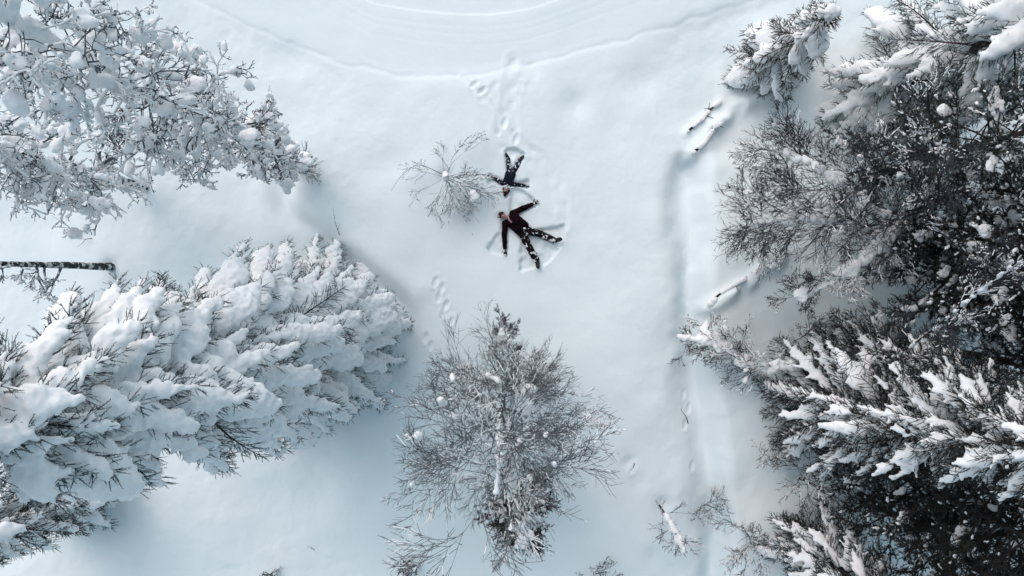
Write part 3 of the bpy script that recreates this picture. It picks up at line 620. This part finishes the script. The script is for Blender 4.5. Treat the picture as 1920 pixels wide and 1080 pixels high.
# fallen logs
def log(label, pts, r, seed, bits):
    rng = np.random.RandomState(seed); P = [at(u, v, dz) for u, v, dz in pts]; root = thing('fallen_log', label, 'log', P[0], 'fallen logs beside the ditch'); mb = MB()
    Q = [np.array(p) for p in smooth_poly([p - P[0] for p in P], 6)]; mb.tube(Q, [r * (1 - .4 * k / len(Q)) for k in range(len(Q))], 8, rng, .15); link('wood', mb.mesh('wood', True), M['bark_dark'], root)
    st = MB()
    for k in range(bits):
        i = rng.randint(1, len(Q) - 1); d = rng.normal(0, 1, 3); d[2] = abs(d[2]) * .5; d /= np.linalg.norm(d); st.tube([Q[i], Q[i] + d * .12, Q[i] + d * .25 + (0, 0, .05)], [.014, .01, .005], 5)
    link('branch_stubs', st.mesh('branch_stubs', True), M['bark_dark'], root)
    sn = MB(); C = []; Sx = []
    for k, q in enumerate(Q):
        v = mnoise.noise(Vector((seed, k * .33, 0)))
        if v > -.15: C.append(q + (0, 0, r * .9)); Sx.append(r * 1.3 + .06 * v)
    if C: Sx = np.array(Sx); lumps(sn, C, Sx * 1.4, Sx, Sx * .7, None, ICO2); melt('snow_strip', sn, .02, M['snow'], root, 2, .03, .1)
log('thin fallen log nearest the trail, upper of the two parallel logs', [(1289, 247, .03), (1310, 228, .07), (1330, 208, .04), (1352, 188, .05)], .035, 3, 3)
log('fallen log almost buried in a snow ridge, lower of the two parallel logs', [(1299, 287, -.02), (1318, 268, .0), (1338, 240, .05), (1350, 232, -.08)], .05, 4, 2)
log('fallen log under a ridge of snow slanting up from the ditch to the birches', [(1322, 572, .02), (1345, 548, -.02), (1372, 530, .04), (1400, 515, -.06), (1440, 500, -.08)], .045, 6, 4)

# ================================================================== PEOPLE
def chain(mb, pts, rad, step=.35, tpl=ICO2):
    for (p, q), (a, b) in zip(zip(pts[:-1], pts[1:]), zip(rad[:-1], rad[1:])):
        p = np.array(p, float); q = np.array(q, float); L = np.linalg.norm(q - p); n = max(2, int(L / (min(a, b) * step)) + 1)
        t = np.linspace(0, 1, n)[:, None]; C = p + (q - p) * t; R = (a + (b - a) * t)[:, 0]; lumps(mb, C, R, R, R, None, tpl)

def person(label, B, s, suit_top, suit_leg, adult):
    "figure lying on its back; s is its size beside a 1.78 m adult"
    gl = -.10
    def W(k, z): p = G(B[k][0], B[k][1], 0); p[2] = gl + z * s; return p
    root_p = W('waist', 0); root = thing('person', label, 'person', root_p)
    def O(p): return np.array(p, float) - root_p
    J = {k: W(k, .07) for k in B}
    for k in ('chest', 'waist'): J[k][2] = gl + .12 * s
    J['head'][2] = gl + .13 * s; J['neck'][2] = gl + .11 * s; J['hat'][2] = gl + .13 * s
    for k in ('sA', 'sB'): J[k][2] = gl + .11 * s
    for k in ('hipA', 'hipB'): J[k][2] = gl + .11 * s
    for k in ('kA', 'kB'): J[k][2] = gl + .10 * s
    for k in ('aA', 'aB'): J[k][2] = gl + .07 * s
    for k in ('eA', 'eB', 'hA', 'hB'): J[k][2] = gl + .06 * s
    J = {k: O(v) for k, v in J.items()}
    ax = J['head'] - J['waist']; ax[2] = 0; ax /= np.linalg.norm(ax); up = np.array((0, 0, 1.)); lat = np.cross(up, ax)
    if (J['sA'] - J['sB']).dot(lat) < 0: lat = -lat
    body = MB(); H = J['head']; hs = s * (1 if adult else 1.28)
    # body: one continuous surface (head with face, neck, trunk, limbs, hands)
    lumps(body, [H + ax * .015 * hs], .098 * hs, .076 * hs, .095 * hs, [ax], ICO3)
    lumps(body, [H - ax * .055 * hs + up * .035 * hs], .05 * hs, .045 * hs, .05 * hs, [ax], ICO2)            # jaw
    chain(body, [H + ax * .012 * hs + up * .090 * hs, H - ax * .022 * hs + up * .112 * hs], [.009 * hs, .015 * hs])   # nose
    chain(body, [H - ax * .045 * hs + up * .083 * hs - lat * .02 * hs, H - ax * .045 * hs + up * .083 * hs + lat * .02 * hs], [.010 * hs, .010 * hs])   # lips
    for sg in (-1, 1):
        lumps(body, [H + lat * sg * .078 * hs], .028 * hs, .010 * hs, .018 * hs, [ax], ICO2)                  # ears
    chain(body, [H - ax * .06 * hs, J['neck'], J['chest']], [.05 * hs, .052 * s, .10 * s])
    for o_ in (-.05, 0, .05):
        chain(body, [J['chest'] + lat * o_ * s, J['waist'] + lat * o_ * s * .8], [.095 * s, .09 * s])
    for S_, E_, H_ in (('sA', 'eA', 'hA'), ('sB', 'eB', 'hB')):
        chain(body, [J['chest'] * .4 + J[S_] * .6, J[S_], J[E_], J[H_]], [.06 * s, .05 * s, .038 * s, .025 * s])
    for S_, E_, H_, T_ in (('hipA', 'kA', 'aA', 'tA'), ('hipB', 'kB', 'aB', 'tB')):
        chain(body, [J['waist'], J[S_], J[E_], J[H_]], [.085 * s, .085 * s, .052 * s, .035 * s])
        fd = J[H_] + (J[H_] - J[E_]) / np.linalg.norm(J[H_] - J[E_]) * .05 * s; chain(body, [J[H_], fd, fd + up * .05 * s], [.035 * s, .03 * s, .025 * s])
    bo = melt('body', body, .011 * s, M['skin'], root, 2)
    for sg in (-1, 1):
        e = MB(); lumps(e, [H + ax * .012 * hs + lat * sg * .031 * hs + up * .084 * hs], .010 * hs, .014 * hs, .008 * hs, [ax], ICO2); link('eye', e.mesh('eye', True), M['eye'], root)
    # jacket
    jk = MB()
    for o_ in (-.10, -.035, .035, .10):
        chain(jk, [J['chest'] + lat * o_ * s + ax * .02, J['chest'] * .45 + J['waist'] * .55 + lat * o_ * .95 * s, J['waist'] + lat * o_ * 1.05 * s - ax * .03 * s], [.125 * s, .13 * s, .125 * s])
    chain(jk, [J['neck'] - ax * .0, J['chest']], [.072 * s, .11 * s])
    for S_, E_, H_ in (('sA', 'eA', 'hA'), ('sB', 'eB', 'hB')):
        w = J[H_] - (J[H_] - J[E_]) * .12
        chain(jk, [J['chest'] * .5 + J[S_] * .5, J[S_], J[S_] * .5 + J[E_] * .5, J[E_], J[E_] * .5 + w * .5, w], [.11 * s, .098 * s, .084 * s, .080 * s, .070 * s, .060 * s])
    melt('jacket', jk, .013 * s, M[suit_top], root, 2, .028 * s, .07)
    # trousers
    ts = MB()
    for S_, E_, H_ in (('hipA', 'kA', 'aA'), ('hipB', 'kB', 'aB')):
        chain(ts, [J['waist'], J[S_], J[S_] * .5 + J[E_] * .5, J[E_], J[E_] * .4 + J[H_] * .6, J[H_]], [.125 * s, .125 * s, .115 * s, .100 * s, .100 * s, .090 * s])
    melt('trousers', ts, .013 * s, M[suit_leg], root, 2, .03 * s, .08)
    # boots: heel in the snow, toe up and outward
    for H_, T_ in (('aA', 'tA'), ('aB', 'tB')):
        bt = MB(); f = J[T_] - J[H_]; f[2] = 0; f /= np.linalg.norm(f); outw = lat * (1 if H_ == 'aA' else -1)
        heel = J[H_] + f * .07 * s - up * .01 * s; toe = heel + (up * .13 + outw * .07 + f * .07) * s
        chain(bt, [J[H_] - f * .05 * s, J[H_] + f * .02 * s, heel], [.080 * s, .074 * s, .066 * s]); chain(bt, [heel, heel * .5 + toe * .5, toe], [.066 * s, .060 * s, .050 * s])
        lumps(bt, [heel * .5 + toe * .5 + f * .045 * s], .13 * s, .05 * s, .012 * s, [toe - heel], ICO3)
        melt('boot', bt, .011 * s, M['boot'], root, 2)
    # gloved hands: palm, four fingers and a thumb
    for E_, H_ in (('eA', 'hA'), ('eB', 'hB')):
        g = MB(); f = J[H_] - J[E_]; f[2] = 0; f /= np.linalg.norm(f); sd = np.cross(up, f); k = s * 1.12
        if sd.dot(ax) < 0: sd = -sd
        pc = J[H_] + f * .04 * k; lumps(g, [pc], .052 * k, .042 * k, .020 * k, [f], ICO3); chain(g, [J[H_] - f * .05 * k, pc], [.030 * k, .028 * k])
        for j, (o_, L) in enumerate(((-.033, .058), (-.011, .072), (.011, .078), (.033, .068))):
            a = pc + f * .036 * k + sd * o_ * k; b1 = a + (f * .5 + sd * o_ * 2.2 + up * .12) * L * k; c = b1 + (f * .42 + sd * o_ * 1.0 + up * .42) * L * k
            chain(g, [a, b1, c], [.0125 * k, .012 * k, .0095 * k], .5)
        a = pc - f * .015 * k + sd * .036 * k; chain(g, [a, a + (sd * .035 + f * .022 + up * .01) * k, a + (sd * .05 + f * .05 + up * .02) * k], [.015 * k, .0135 * k, .011 * k], .5)
        melt('glove', g, .0055 * k, M['glove'], root, 1)
    # hat
    ht = MB(); lumps(ht, [H + ax * .055 * hs - up * .015 * hs], .088 * hs, .093 * hs, .108 * hs, [ax], ICO3); lumps(ht, [H + ax * .03 * hs - up * .035 * hs], .07 * hs, .098 * hs, .092 * hs, [ax], ICO3)
    if adult:
        chain(ht, [H + ax * .045 * hs + lat * .09 * hs + up * .03 * hs, H + ax * .05 * hs + up * .098 * hs, H + ax * .045 * hs - lat * .09 * hs + up * .03 * hs], [.016, .018, .016], .6)
    else:
        for sg in (-1, 1): chain(ht, [H + lat * sg * .09 * hs, H + lat * sg * .115 * hs - ax * .05 * hs], [.04 * hs, .022 * hs])
    ho = melt('hat', ht, .011 * s, M['hat_maroon'], root, 2)
    pm = MB(); pp = H + ax * .165 * hs if not adult else H + ax * .10 * hs + up * .045 * hs + lat * -.085 * hs; lumps(pm, [pp], .042 * hs, .042 * hs, .042 * hs, None, ICO3)
    po = melt('pompom', pm, .008, M['pompom'] if adult else M['hat_maroon'], ho, 0, .03, .02)
    # scarf
    sc = MB(); ring = [J['neck'] + ax * .025 * s + lat * math.cos(a) * .078 * s + up * (math.sin(a) * .075 * s + .01) for a in np.linspace(0, 6.283, 14)]; chain(sc, ring, [.026 * s] * 14, .6)
    if adult: chain(sc, [J['neck'] + up * .10 * s, J['neck'] - lat * .05 * s + up * .12 * s - ax * .07 * s, J['chest'] - lat * .085 * s + up * .115 * s - ax * .02 * s], [.026, .028, .022], .5)
    melt('scarf', sc, .009 * s, M['scarf'] if adult else M['hat_maroon'], root, 1, .012, .04)
    if adult:
        rf = MB(); lumps(rf, [J['sB'] * .1 + J['eB'] * .9 + up * .07 * s], .016, .016, .006, None, ICO2); link('reflector', rf.mesh('reflector', True), M['reflector'], root)
    return root
person('adult in dark maroon jacket and snow dusted trousers making a snow angel', BODY_A, 1.0, 'jacket_maroon', 'trousers_snowy', True)
person('child in a navy snowsuit and maroon hat lying with feet toward the trail', BODY_C, .66, 'suit_navy', 'suit_snowy', False)
print('faces', sum(len(o.data.polygons) for o in bpy.data.objects if o.type == 'MESH'))
